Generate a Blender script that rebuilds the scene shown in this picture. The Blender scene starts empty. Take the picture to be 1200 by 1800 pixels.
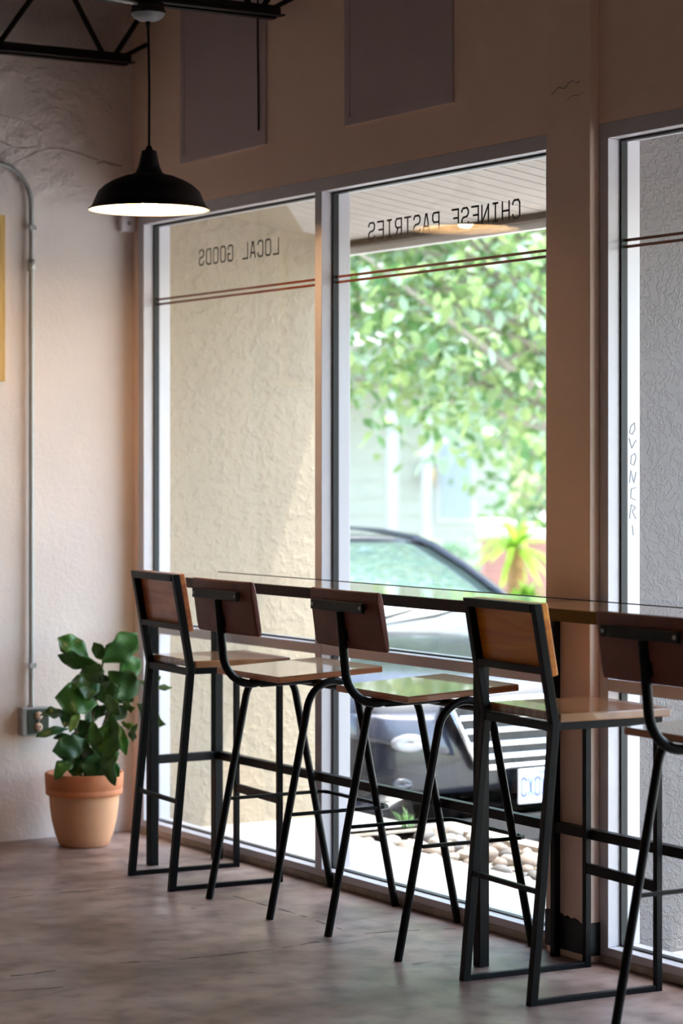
import bpy, math, random
from mathutils import Vector, Matrix
random.seed(7)
sc = bpy.context.scene
col = sc.collection
PI = math.pi

# ------------------------------------------------------------------ camera
cam_d = bpy.data.cameras.new('camera')
cam = bpy.data.objects.new('camera', cam_d); col.objects.link(cam)
cam.location = (-4.34, -8.62, 1.45)
cam.rotation_euler = (PI/2, 0, -math.radians(31.65))
cam_d.sensor_fit = 'VERTICAL'; cam_d.sensor_height = 36.0; cam_d.sensor_width = 24.0
cam_d.lens = 85.0
cam_d.shift_y = -82.0/1800.0
cam_d.clip_end = 300
cam_d.dof.use_dof = True; cam_d.dof.focus_distance = 7.4; cam_d.dof.aperture_fstop = 2.8
sc.camera = cam

# ------------------------------------------------------------------ sky, sun, exposure
SUN_DIR = Vector((-1.0, 0.34, -3.13)).normalized()      # direction the light travels
world = bpy.data.worlds.new('world'); sc.world = world
world.use_nodes = True
wn = world.node_tree; wn.nodes.clear()
w_out = wn.nodes.new('ShaderNodeOutputWorld'); w_bg = wn.nodes.new('ShaderNodeBackground')
w_sky = wn.nodes.new('ShaderNodeTexSky'); w_sky.sky_type = 'NISHITA'
w_sky.sun_disc = False
w_sky.sun_elevation = math.asin(-SUN_DIR.z)
w_sky.sun_rotation = math.atan2(-SUN_DIR.x, -SUN_DIR.y)
w_sky.air_density = 1.3; w_sky.dust_density = 2.5; w_sky.ozone_density = 1.0
w_bg.inputs['Strength'].default_value = 0.47
wn.links.new(w_sky.outputs[0], w_bg.inputs['Color']); wn.links.new(w_bg.outputs[0], w_out.inputs['Surface'])
sun_d = bpy.data.lights.new('sun', 'SUN'); sun_d.energy = 4.0; sun_d.angle = math.radians(0.6)
sun_d.color = (1.0, 0.95, 0.87)
sun = bpy.data.objects.new('sun', sun_d); col.objects.link(sun)
sun.rotation_euler = SUN_DIR.to_track_quat('-Z', 'Y').to_euler(); sun.location = (20, -15, 40)
vs = sc.view_settings
vs.view_transform = 'Standard'; vs.look = 'None'; vs.gamma = 1.0; vs.use_curve_mapping = False
vs.exposure = 1.66
sc.cycles.max_bounces = 12; sc.cycles.diffuse_bounces = 6; sc.cycles.transparent_max_bounces = 24
sc.cycles.use_denoising = True

# ------------------------------------------------------------------ helpers
class MB:
    """collects shapes, then links them as ONE mesh object"""
    def __init__(s): s.v = []; s.f = []; s.sm = []
    def add(s, vs_, fs, smooth=False):
        o = len(s.v); s.v += [tuple(p) for p in vs_]
        for f in fs: s.f.append([i+o for i in f]); s.sm.append(smooth)
        return s
    def box(s, x0, x1, y0, y1, z0, z1):
        if x0 > x1: x0, x1 = x1, x0
        if y0 > y1: y0, y1 = y1, y0
        if z0 > z1: z0, z1 = z1, z0
        v = [(x0,y0,z0),(x1,y0,z0),(x1,y1,z0),(x0,y1,z0),(x0,y0,z1),(x1,y0,z1),(x1,y1,z1),(x0,y1,z1)]
        return s.add(v, [(0,3,2,1),(4,5,6,7),(0,1,5,4),(1,2,6,5),(2,3,7,6),(3,0,4,7)])
    def hexa(s, b, t):   # bottom 4, top 4 corners
        return s.add(list(b)+list(t), [(0,3,2,1),(4,5,6,7),(0,1,5,4),(1,2,6,5),(2,3,7,6),(3,0,4,7)])
    def prism(s, pts, off):   # polygon + offset vector
        n = len(pts); off = Vector(off); p = [Vector(q) for q in pts]
        return s.add(p+[q+off for q in p], [tuple(reversed(range(n))), tuple(range(n, 2*n))] +
                     [(i, (i+1) % n, n+(i+1) % n, n+i) for i in range(n)])
    def tube(s, pts, r, n=10, up=None, cap=True, smooth=True, phase=0.0, radii=None):
        pts = [Vector(p) for p in pts]; m = len(pts); vs_ = []
        tang = []
        for i in range(m):
            a = pts[max(i-1, 0)]; b = pts[min(i+1, m-1)]
            if 0 < i < m-1:
                t = (pts[i]-a).normalized() + (b-pts[i]).normalized()
            else: t = b-a
            tang.append(t.normalized())
        u = Vector(up) if up else (Vector((0,0,1)) if abs(tang[0].z) < .9 else Vector((1,0,0)))
        for i in range(m):
            t = tang[i]; side = t.cross(u)
            if side.length < 1e-5: side = t.cross(Vector((1,.3,.1)))
            side.normalize(); w = side.cross(t).normalized(); u = w
            k = 1.0
            if 0 < i < m-1:
                c = (pts[i]-pts[i-1]).normalized().dot(t); k = 1.0/max(c, .5)
            rr = radii[i] if radii else r
            for j in range(n):
                a = phase+2*PI*j/n
                vs_.append(pts[i]+side*(math.cos(a)*rr)+w*(math.sin(a)*rr))
        fs = []
        for i in range(m-1):
            for j in range(n):
                fs.append((i*n+j, i*n+(j+1) % n, (i+1)*n+(j+1) % n, (i+1)*n+j))
        s.add(vs_, fs, smooth)
        if cap:
            s.add(vs_[:n], [tuple(reversed(range(n)))]); s.add(vs_[-n:], [tuple(range(n))])
        return s
    def bar(s, a, b, w, h=None, up=(0,0,1)):     # rectangular bar from a to b
        a, b = Vector(a), Vector(b); h = h or w; t = (b-a).normalized(); up = Vector(up)
        side = t.cross(up)
        if side.length < 1e-4: side = t.cross(Vector((1,0,0)))
        side.normalize(); up = side.cross(t).normalized()
        q = [side*(-w/2)+up*(-h/2), side*(w/2)+up*(-h/2), side*(w/2)+up*(h/2), side*(-w/2)+up*(h/2)]
        return s.add([a+k for k in q]+[b+k for k in q],
                     [(3,2,1,0),(4,5,6,7),(0,1,5,4),(1,2,6,5),(2,3,7,6),(3,0,4,7)])
    def lathe(s, prof, c=(0,0,0), n=40, smooth=True, close=False):
        vs_ = []; m = len(prof)
        for r, z in prof:
            for j in range(n):
                a = 2*PI*j/n; vs_.append((c[0]+r*math.cos(a), c[1]+r*math.sin(a), c[2]+z))
        fs = [(i*n+j, i*n+(j+1) % n, (i+1)*n+(j+1) % n, (i+1)*n+j) for i in range(m-1) for j in range(n)]
        s.add(vs_, fs, smooth)
        if close:
            s.add(vs_[:n], [tuple(reversed(range(n)))]); s.add(vs_[-n:], [tuple(range(n))])
        return s
    def mesh(s, name):
        me = bpy.data.meshes.new(name); me.from_pydata(s.v, [], s.f)
        me.polygons.foreach_set('use_smooth', s.sm); me.update()
        return me
    def build(s, name, m, parent=None, world=False, bevel=0.0, label=None):
        if world and parent is not None:
            L = parent.location if parent.parent is None else parent.location+parent.parent.location
            s.v = [(p[0]-L.x, p[1]-L.y, p[2]-L.z) for p in s.v]
        o = bpy.data.objects.new(name, s.mesh(name)); col.objects.link(o)
        o.data.materials.append(m)
        if parent is not None: o.parent = parent
        if bevel:
            b = o.modifiers.new('bevel', 'BEVEL'); b.width = bevel; b.segments = 2; b.limit_method = 'ANGLE'
            b.angle_limit = math.radians(50)
        if label: o['label'] = label
        return o

def box(*a): return MB().box(*a)
def empty(name, loc=(0,0,0), rz=0.0):
    o = bpy.data.objects.new(name, None); col.objects.link(o); o.location = loc; o.rotation_euler = (0,0,rz)
    o.empty_display_size = .1
    return o
def tag(o, label, cat, group=None):
    o['label'] = label; o['category'] = cat
    if group: o['group'] = group
    return o
def struct(o, label=None, cat=None):
    o['kind'] = 'structure'
    if label: o['label'] = label
    if cat: o['category'] = cat
    return o
def arc(c, r, a0, a1, n, ax=(1,0,0), ay=(0,0,1)):
    c, ax, ay = Vector(c), Vector(ax), Vector(ay)
    return [c+ax*(r*math.cos(a0+(a1-a0)*i/n))+ay*(r*math.sin(a0+(a1-a0)*i/n)) for i in range(n+1)]

# ------------------------------------------------------------------ materials
MATS = {}
def nt(name):
    m = bpy.data.materials.new(name); m.use_nodes = True; MATS[name] = m
    t = m.node_tree; return m, t, t.nodes['Principled BSDF']
def lin(c): return tuple((x/12.92 if x <= .04045 else ((x+.055)/1.055)**2.4) for x in [k/255 for k in c])+(1,)
def plain(name, rgb, rough=.5, metal=0.0, var=.0, scale=8.0, bump=0.0, bscale=60.0, spec=None, coat=0.0):
    m, t, b = nt(name); c = lin(rgb)
    b.inputs['Base Color'].default_value = c; b.inputs['Roughness'].default_value = rough
    b.inputs['Metallic'].default_value = metal
    if spec is not None: b.inputs['Specular IOR Level'].default_value = spec
    if coat: b.inputs['Coat Weight'].default_value = coat
    co = t.nodes.new('ShaderNodeTexCoord')
    if var:
        n = t.nodes.new('ShaderNodeTexNoise'); n.inputs['Scale'].default_value = scale; n.inputs['Detail'].default_value = 5
        r = t.nodes.new('ShaderNodeValToRGB')
        r.color_ramp.elements[0].position = .3; r.color_ramp.elements[1].position = .7
        r.color_ramp.elements[0].color = tuple(x*(1-var) for x in c[:3])+(1,)
        r.color_ramp.elements[1].color = tuple(min(1, x*(1+var)) for x in c[:3])+(1,)
        t.links.new(co.outputs['Object'], n.inputs['Vector']); t.links.new(n.outputs['Fac'], r.inputs['Fac'])
        t.links.new(r.outputs['Color'], b.inputs['Base Color'])
    if bump:
        n2 = t.nodes.new('ShaderNodeTexNoise'); n2.inputs['Scale'].default_value = bscale; n2.inputs['Detail'].default_value = 4
        bp = t.nodes.new('ShaderNodeBump'); bp.inputs['Strength'].default_value = bump; bp.inputs['Distance'].default_value = .01
        t.links.new(co.outputs['Object'], n2.inputs['Vector']); t.links.new(n2.outputs['Fac'], bp.inputs['Height'])
        t.links.new(bp.outputs['Normal'], b.inputs['Normal'])
    return m
def stucco(name, rgb, s1, s2, strength, dist, var=.06, lo=.5, hi=.62, amt=.35, zmask=None, ridge=False):
    """sparse knock-down ridges (s1) over a fine sand grain (s2); zmask=(z0,z1) fades the ridges in with height"""
    m, t, b = nt(name); c = lin(rgb); b.inputs['Roughness'].default_value = .7
    b.inputs['Specular IOR Level'].default_value = .35; L = t.links.new
    co = t.nodes.new('ShaderNodeTexCoord')
    n1 = t.nodes.new('ShaderNodeTexNoise'); n1.inputs['Scale'].default_value = s1; n1.inputs['Detail'].default_value = 7
    n1.inputs['Roughness'].default_value = .6; n1.inputs['Distortion'].default_value = .25
    n2 = t.nodes.new('ShaderNodeTexNoise'); n2.inputs['Scale'].default_value = s2; n2.inputs['Detail'].default_value = 3
    r1 = t.nodes.new('ShaderNodeValToRGB'); r1.color_ramp.elements[0].position = lo; r1.color_ramp.elements[1].position = hi
    if ridge:
        e = r1.color_ramp.elements.new(2*lo-hi); e.color = (0,0,0,1); r1.color_ramp.elements[1].color = (1,1,1,1); r1.color_ramp.elements[2].color = (0,0,0,1)
        n1.inputs['Detail'].default_value = 3.5
    mx = t.nodes.new('ShaderNodeMath'); mx.operation = 'MULTIPLY_ADD'; mx.inputs[1].default_value = amt
    L(co.outputs['Object'], n1.inputs['Vector']); L(co.outputs['Object'], n2.inputs['Vector'])
    L(n1.outputs['Fac'], r1.inputs['Fac']); L(n2.outputs['Fac'], mx.inputs[0])
    src = r1.outputs['Color']
    if zmask:
        sp = t.nodes.new('ShaderNodeSeparateXYZ'); L(co.outputs['Object'], sp.inputs[0])
        mr = t.nodes.new('ShaderNodeMapRange'); mr.inputs[1].default_value = zmask[0]; mr.inputs[2].default_value = zmask[1]
        mr.inputs[3].default_value = .12; mr.inputs[4].default_value = 1.0; L(sp.outputs['Z'], mr.inputs[0])
        mm = t.nodes.new('ShaderNodeMath'); mm.operation = 'MULTIPLY'; L(src, mm.inputs[0]); L(mr.outputs[0], mm.inputs[1]); src = mm.outputs[0]
    L(src, mx.inputs[2])
    bp = t.nodes.new('ShaderNodeBump'); bp.inputs['Strength'].default_value = strength; bp.inputs['Distance'].default_value = dist
    L(mx.outputs[0], bp.inputs['Height']); L(bp.outputs['Normal'], b.inputs['Normal'])
    n3 = t.nodes.new('ShaderNodeTexNoise'); n3.inputs['Scale'].default_value = 2.5; n3.inputs['Detail'].default_value = 6
    r = t.nodes.new('ShaderNodeValToRGB'); r.color_ramp.elements[0].position = .3; r.color_ramp.elements[1].position = .7
    r.color_ramp.elements[0].color = tuple(x*(1-var) for x in c[:3])+(1,)
    r.color_ramp.elements[1].color = tuple(min(1, x*(1+var)) for x in c[:3])+(1,)
    L(co.outputs['Object'], n3.inputs['Vector']); L(n3.outputs['Fac'], r.inputs['Fac'])
    L(r.outputs['Color'], b.inputs['Base Color'])
    return m
def wood(name, dark, light, rough=.35, scale=(3, 3, 40), coat=.2):
    m, t, b = nt(name); b.inputs['Roughness'].default_value = rough; b.inputs['Coat Weight'].default_value = coat
    co = t.nodes.new('ShaderNodeTexCoord'); mp = t.nodes.new('ShaderNodeMapping'); mp.inputs['Scale'].default_value = scale
    n = t.nodes.new('ShaderNodeTexNoise'); n.inputs['Scale'].default_value = 1.6; n.inputs['Detail'].default_value = 7; n.inputs['Distortion'].default_value = .8
    r = t.nodes.new('ShaderNodeValToRGB'); r.color_ramp.elements[0].position = .32; r.color_ramp.elements[1].position = .68
    r.color_ramp.elements[0].color = lin(dark); r.color_ramp.elements[1].color = lin(light)
    t.links.new(co.outputs['Object'], mp.inputs['Vector']); t.links.new(mp.outputs[0], n.inputs['Vector'])
    t.links.new(n.outputs['Fac'], r.inputs['Fac']); t.links.new(r.outputs['Color'], b.inputs['Base Color'])
    return m
def glass_mat(name, tint=(1,1,1,1)):
    m = bpy.data.materials.new(name); m.use_nodes = True; t = m.node_tree; t.nodes.clear()
    o = t.nodes.new('ShaderNodeOutputMaterial'); mx = t.nodes.new('ShaderNodeMixShader')
    tr = t.nodes.new('ShaderNodeBsdfTransparent'); tr.inputs['Color'].default_value = tint
    gl = t.nodes.new('ShaderNodeBsdfGlossy'); gl.inputs['Roughness'].default_value = 0.0
    g = t.nodes.new('ShaderNodeNewGeometry'); d = t.nodes.new('ShaderNodeVectorMath'); d.operation = 'DOT_PRODUCT'
    ab = t.nodes.new('ShaderNodeMath'); ab.operation = 'ABSOLUTE'
    om = t.nodes.new('ShaderNodeMath'); om.operation = 'SUBTRACT'; om.inputs[0].default_value = 1.0
    pw = t.nodes.new('ShaderNodeMath'); pw.operation = 'POWER'; pw.inputs[1].default_value = 5.0
    ma = t.nodes.new('ShaderNodeMath'); ma.operation = 'MULTIPLY_ADD'; ma.inputs[1].default_value = .9; ma.inputs[2].default_value = .03
    L = t.links.new
    L(g.outputs['Incoming'], d.inputs[0]); L(g.outputs['Normal'], d.inputs[1]); L(d.outputs['Value'], ab.inputs[0])
    L(ab.outputs[0], om.inputs[1]); L(om.outputs[0], pw.inputs[0]); L(pw.outputs[0], ma.inputs[0])
    L(ma.outputs[0], mx.inputs['Fac']); L(tr.outputs[0], mx.inputs[1]); L(gl.outputs[0], mx.inputs[2])
    L(mx.outputs[0], o.inputs['Surface']); return m
def leaf_mat(name, rgb, trans=.45, var=.3, rough=.4, gloss=.4, scale=12.0):
    m, t, b = nt(name); c = lin(rgb); b.inputs['Roughness'].default_value = rough
    b.inputs['Specular IOR Level'].default_value = gloss
    oi = t.nodes.new('ShaderNodeObjectInfo'); co = t.nodes.new('ShaderNodeTexCoord')
    n = t.nodes.new('ShaderNodeTexNoise'); n.inputs['Scale'].default_value = scale
    t.links.new(co.outputs['Object'], n.inputs['Vector'])
    r = t.nodes.new('ShaderNodeValToRGB'); r.color_ramp.elements[0].position = .35; r.color_ramp.elements[1].position = .65
    r.color_ramp.elements[0].color = tuple(x*(1-var) for x in c[:3])+(1,)
    r.color_ramp.elements[1].color = (min(1, c[0]*(1+var*1.3)), min(1, c[1]*(1+var)), c[2]*(1+var*.3), 1)
    t.links.new(n.outputs['Fac'], r.inputs['Fac']); t.links.new(r.outputs['Color'], b.inputs['Base Color'])
    tl = t.nodes.new('ShaderNodeBsdfTranslucent'); t.links.new(r.outputs['Color'], tl.inputs['Color'])
    mx = t.nodes.new('ShaderNodeMixShader'); mx.inputs['Fac'].default_value = trans
    o = t.nodes['Material Output']
    t.links.new(b.outputs[0], mx.inputs[1]); t.links.new(tl.outputs[0], mx.inputs[2]); t.links.new(mx.outputs[0], o.inputs['Surface'])
    return m
def floor_mat():
    m, t, b = nt('concrete_floor'); L = t.links.new
    co = t.nodes.new('ShaderNodeTexCoord')
    def noise(scale, detail=6, dist=0.0, mapping=None):
        n = t.nodes.new('ShaderNodeTexNoise'); n.inputs['Scale'].default_value = scale
        n.inputs['Detail'].default_value = detail; n.inputs['Distortion'].default_value = dist
        if mapping:
            mp = t.nodes.new('ShaderNodeMapping'); mp.inputs['Scale'].default_value = mapping; mp.inputs['Rotation'].default_value = (0,0,.5)
            L(co.outputs['Object'], mp.inputs['Vector']); L(mp.outputs[0], n.inputs['Vector'])
        else: L(co.outputs['Object'], n.inputs['Vector'])
        return n
    def ramp(src, stops):
        r = t.nodes.new('ShaderNodeValToRGB'); e = r.color_ramp.elements
        while len(e) < len(stops): e.new(.5)
        for k, (p, c) in enumerate(stops): e[k].position = p; e[k].color = c
        L(src, r.inputs['Fac']); return r
    def mix(mode, fac, a, bb):
        x = t.nodes.new('ShaderNodeMix'); x.data_type = 'RGBA'; x.blend_type = mode
        if isinstance(fac, float): x.inputs['Factor'].default_value = fac
        else: L(fac, x.inputs['Factor'])
        L(a, x.inputs[6])
        if isinstance(bb, tuple): x.inputs[7].default_value = bb
        else: L(bb, x.inputs[7])
        return x.outputs[2]
    base = ramp(noise(1.9, 10, .25, (1, 1.35, 1)).outputs['Fac'], [(.3, lin((112,88,79))), (.5, lin((152,128,119))), (.72, lin((178,157,149)))])
    fine = ramp(noise(11, 12).outputs['Fac'], [(.32, (.42,.4,.39,1)), (.50, (.84,.83,.82,1)), (.68, (1.0,1.0,1.0,1))])
    c1 = mix('MULTIPLY', .85, base.outputs['Color'], fine.outputs['Color'])
    blot = ramp(noise(1.1, 5, .4).outputs['Fac'], [(.56, (0,0,0,1)), (.7, (1,1,1,1))])
    fm = t.nodes.new('ShaderNodeMath'); fm.operation = 'MULTIPLY'; fm.inputs[1].default_value = .45
    L(blot.outputs['Color'], fm.inputs[0])
    c2 = mix('MULTIPLY', fm.outputs[0], c1, lin((165,140,125)))
    spot = ramp(noise(9, 2).outputs['Fac'], [(.74, (0,0,0,1)), (.77, (1,1,1,1))])
    c3 = mix('MIX', spot.outputs['Color'], c2, lin((88,70,60)))
    # meandering hairline cracks: edges of big cells
    vor = t.nodes.new('ShaderNodeTexVoronoi'); vor.feature = 'DISTANCE_TO_EDGE'; vor.inputs['Scale'].default_value = .75
    wob = noise(3.0, 5); ad = t.nodes.new('ShaderNodeMix'); ad.data_type = 'RGBA'; ad.inputs['Factor'].default_value = .14
    L(co.outputs['Object'], ad.inputs[6]); L(wob.outputs['Color'], ad.inputs[7]); L(ad.outputs[2], vor.inputs['Vector'])
    cr = ramp(vor.outputs['Distance'], [(.0, (1,1,1,1)), (.012, (0,0,0,1))])
    brk = ramp(noise(1.7, 3).outputs['Fac'], [(.42, (0,0,0,1)), (.6, (1,1,1,1))])
    cm = t.nodes.new('ShaderNodeMath'); cm.operation = 'MULTIPLY'; L(cr.outputs['Color'], cm.inputs[0]); L(brk.outputs['Color'], cm.inputs[1])
    cm2 = t.nodes.new('ShaderNodeMath'); cm2.operation = 'MULTIPLY'; cm2.inputs[1].default_value = .6; L(cm.outputs[0], cm2.inputs[0])
    c4 = mix('MIX', cm2.outputs[0], c3, lin((70,62,60)))
    L(c4, b.inputs['Base Color'])
    rr = ramp(noise(4, 6).outputs['Fac'], [(.3, (.28,.28,.28,1)), (.7, (.52,.52,.52,1))]); L(rr.outputs['Color'], b.inputs['Roughness'])
    bp = t.nodes.new('ShaderNodeBump'); bp.inputs['Strength'].default_value = .12; bp.inputs['Distance'].default_value = .01
    L(noise(14, 6).outputs['Fac'], bp.inputs['Height']); L(bp.outputs['Normal'], b.inputs['Normal'])
    return m
def emit(name, rgb, strength):
    m = bpy.data.materials.new(name); m.use_nodes = True; t = m.node_tree; t.nodes.clear()
    o = t.nodes.new('ShaderNodeOutputMaterial'); e = t.nodes.new('ShaderNodeEmission')
    e.inputs['Color'].default_value = rgb; e.inputs['Strength'].default_value = strength
    t.links.new(e.outputs[0], o.inputs['Surface']); return m

M_floor = floor_mat()
M_wall = stucco('painted_plaster', (230,218,213), 9.0, 60.0, .75, .012, .04, .45, .7, .15, (2.4, 2.62))
M_wallwin = stucco('painted_plaster_front', (243,214,196), 16.0, 90.0, .12, .004, .04)
M_panel = plain('grey_panel_paint', (196,178,182), .6, var=.04, scale=3)
M_dark = plain('brown_wall_paint', (168,138,120), .7)
M_ceil = plain('dark_deck', (26,24,24), .8, var=.1)
M_alu = plain('pale_aluminium', (198,195,201), .45, metal=.2, var=.03, scale=5)
M_gasket = plain('black_gasket', (26,27,28), .5)
M_glass = glass_mat('window_glass', (.96,.985,.97,1))
M_black = plain('black_steel', (8,8,10), .42, metal=.0, var=.15, scale=20, spec=.17)
M_blackrail = plain('black_bar_steel', (13,11,10), .45, spec=.25)
M_joist = plain('black_joist_paint', (20,19,20), .6)
M_shade = plain('black_enamel', (14,13,13), .5)
M_shade_in = plain('white_enamel', (245,240,228), .35)
M_woodA = wood('oiled_wood', (176,94,46), (216,134,74), .4, (5, 2, 26))
M_woodA2 = wood('honey_wood', (216,118,14), (242,154,34), .4, (4, 2, 24))
M_seatA = wood('seat_wood', (138,92,58), (176,128,88), .22, (3, 26, 3), .6)
M_seatB_top = wood('laminate_top', (188,158,124), (206,180,146), .16, (3, 30, 3), .8)
M_ply = wood('plywood_edge', (136,72,34), (196,122,66), .4, (2, 2, 160))
M_bartop = wood('lacquered_bar_top', (150,108,70), (182,140,98), .1, (26, 2, 3), 1.0)
M_leather = plain('brown_leather', (122,66,50), .55, var=.15, scale=14, bump=.25, bscale=120)
M_screw = plain('steel_screw', (170,170,172), .3, metal=1.0)
M_terra = plain('terracotta', (214,158,118), .8, var=.07, scale=7, bump=.1, bscale=150)
M_terra_rim = plain('terracotta_rim', (196,120,78), .75, var=.09, scale=9, bump=.1, bscale=150)
M_soil = plain('soil', (40,30,24), .95, var=.3, scale=40)
M_leaf = leaf_mat('fig_leaf', (66,116,54), .12, .28, .32, .5, 9.0)
M_leafdark = leaf_mat('fig_leaf_old', (48,88,46), .08, .25, .35, .5, 9.0)
M_leaflight = leaf_mat('fig_leaf_young', (104,140,60), .25, .2, .35, .5, 9.0)
M_stem = plain('plant_stem', (92,84,52), .8)
M_galv = plain('galvanised_steel', (172,174,174), .42, metal=.35, var=.12, scale=12)
M_coverplate = plain('dark_cover_plate', (70,78,70), .45, metal=.5)
M_recept = plain('beige_receptacle', (206,176,156), .4)
M_slot = plain('dark_slot', (40,30,28), .6)
M_frame = wood('gilt_frame', (196,150,74), (226,188,112), .4, (20, 3, 3))
M_canvas = plain('picture_paper', (120,80,40), .7)
M_white = plain('white_plastic', (222,216,224), .45)
M_cove = plain('black_cove_base', (24,23,24), .55, var=.2, scale=30)
M_curb = plain('dirty_curb', (168,156,144), .8, var=.22, scale=16, bump=.3, bscale=60)
M_extA = stucco('beige_stucco', (160,146,126), 26.0, 90.0, .45, .010, .05, .48, .66, .3)
M_extB = stucco('grey_stucco', (116,111,111), 26.0, 130.0, .45, .006, .05, .50, .56, .15, ridge=True)
M_soffit = plain('soffit_board', (182,173,166), .7, var=.1, scale=6)
M_soffitgap = plain('soffit_gap', (90,78,70), .9)
M_fasciabrown = plain('brown_trim', (96,82,70), .7)
M_fascia = plain('white_fascia', (232,230,228), .6)
M_side = plain('sidewalk_concrete', (138,135,133), .9, var=.1, scale=5, bump=.15, bscale=60)
M_asph = plain('parking_asphalt', (166,163,159), .9, var=.12, scale=3)
M_rock = [plain('river_rock_a', (140,130,120), .7, var=.1, scale=15), plain('river_rock_b', (112,98,88), .7, var=.12, scale=15),
          plain('river_rock_c', (160,155,150), .7, var=.06, scale=15), plain('river_rock_d', (84,80,79), .7, var=.12, scale=15)]
M_ink = plain('vinyl_ink', (38,24,18), .6)
M_stripe = plain('copper_stripe', (128,52,14), .5)
M_scratch = plain('marker_scrawl', (150,150,154), .7)

# ================================================================== STRUCTURE
Y_END = -12.0
struct(box(-6.7, .02, Y_END-.2, .05, -.25, 0).build('floor', M_floor), 'worn brown-grey polished concrete floor', 'floor')
struct(box(-6.7, .25, Y_END-.2, .2, 3.5, 3.7).build('ceiling', M_ceil), 'dark exposed ceiling deck', 'ceiling')
wb = struct(box(-6.7, .0, 0, .2, -.02, 3.5).build('wall_back', M_wall), 'cream plaster wall with rough trowelled patches behind the plant', 'wall')
struct(box(-6.7, -6.5, Y_END, 0, 0, 3.5).build('wall_left', M_dark))
struct(box(-6.5, 0, Y_END-.2, Y_END, 0, 3.5).build('wall_rear', M_dark))
# window wall: header band over the storefront frames plus the narrow strips between them
WB = [(-.045, -2.79, (-1.402,)), (-3.006, -5.75, (-4.36,)), (-5.97, -8.7, (-7.33,)), (-8.92, -11.7, (-10.3,))]
ww = MB().box(0, .118, Y_END, .2, 2.446, 3.5)
prev = .2
for (ya, yb, _) in WB:
    ww.box(0, .117, ya, prev, -.02, 2.446); prev = yb
ww.box(0, .117, Y_END, prev, -.02, 2.446)
wright = struct(ww.build('wall_right', M_wallwin), 'taupe plaster header band above the shop windows', 'wall')
pil = struct(box(-.035, .0, -3.012, -2.80, 0, 3.5).build('wall_pillar', M_wallwin, bevel=.004), 'plain taupe plaster pillar between the two windows', 'pillar')
for y in (-5.86, -8.81):
    struct(box(-.035, .0, y-.105, y+.105, 0, 3.5).build('wall_pillar', M_wallwin, bevel=.004), 'taupe plaster pillar between windows further along the wall', 'pillar')

def window(n, ya, yb, mulls, texts=None, label=''):
    W = empty('window_%d' % n, (.06, (ya+yb)/2, .025)); struct(W, label, 'window')
    fw = .046; X0, X1 = 0.0, .118; zb, zt = .05, 2.40
    box(X0, X1, yb, ya, zt, 2.446).build('header', M_alu, W, True, .002)
    box(X0, X1, yb, ya, .025, zb).build('sill', M_alu, W, True, .002)
    edges = [ya-fw]
    box(X0, X1, ya-fw, ya, zb, zt).build('jamb', M_alu, W, True, .002)
    for m_ in mulls:
        box(X0, X1, m_-.044, m_, zb, zt).build('mullion', M_alu, W, True, .002); edges += [m_, m_-.044]
    box(X0, X1, yb, yb+fw*.87, zb, zt).build('jamb', M_alu, W, True, .002); edges.append(yb+fw*.87)
    for k in range(0, len(edges), 2):
        a, b = edges[k], edges[k+1]
        box(X0, X1, b, a, .795, .83).build('transom', M_alu, W, True, .002)
        for lo, hi in ((zb, .795), (.83, zt)):
            g = MB(); e = .007
            g.box(.044, .067, a-e, a, lo, hi).box(.044, .067, b, b+e, lo, hi).box(.044, .067, b+e, a-e, lo, lo+e*.6).box(.044, .067, b+e, a-e, hi-e, hi)
            g.build('gasket', M_gasket, W, True)
            p = box(.053, .059, b+e*.5, a-e*.5, lo+e*.4, hi-e*.5).build('glass_pane', M_glass, W, True)
            if hi > 2:
                for z in (2.0865, 2.1055):
                    box(.0595, .0612, b+e, a-e, z-.0043, z+.0043).build('stripe', M_stripe, p).location = (-.06, -(ya+yb)/2, -.025)
                if texts and k//2 < len(texts) and texts[k//2]:
                    tx, y0, z0, pitch, lab = texts[k//2]
                    lo_ = MB(); lettering(lo_, tx, y0, z0, pitch, .036, .057, .0063, .0595, .0608)
                    o = lo_.build('lettering', M_ink, p, label=lab); o.location = (-.06, -(ya+yb)/2, -.025)
    return W
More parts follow.
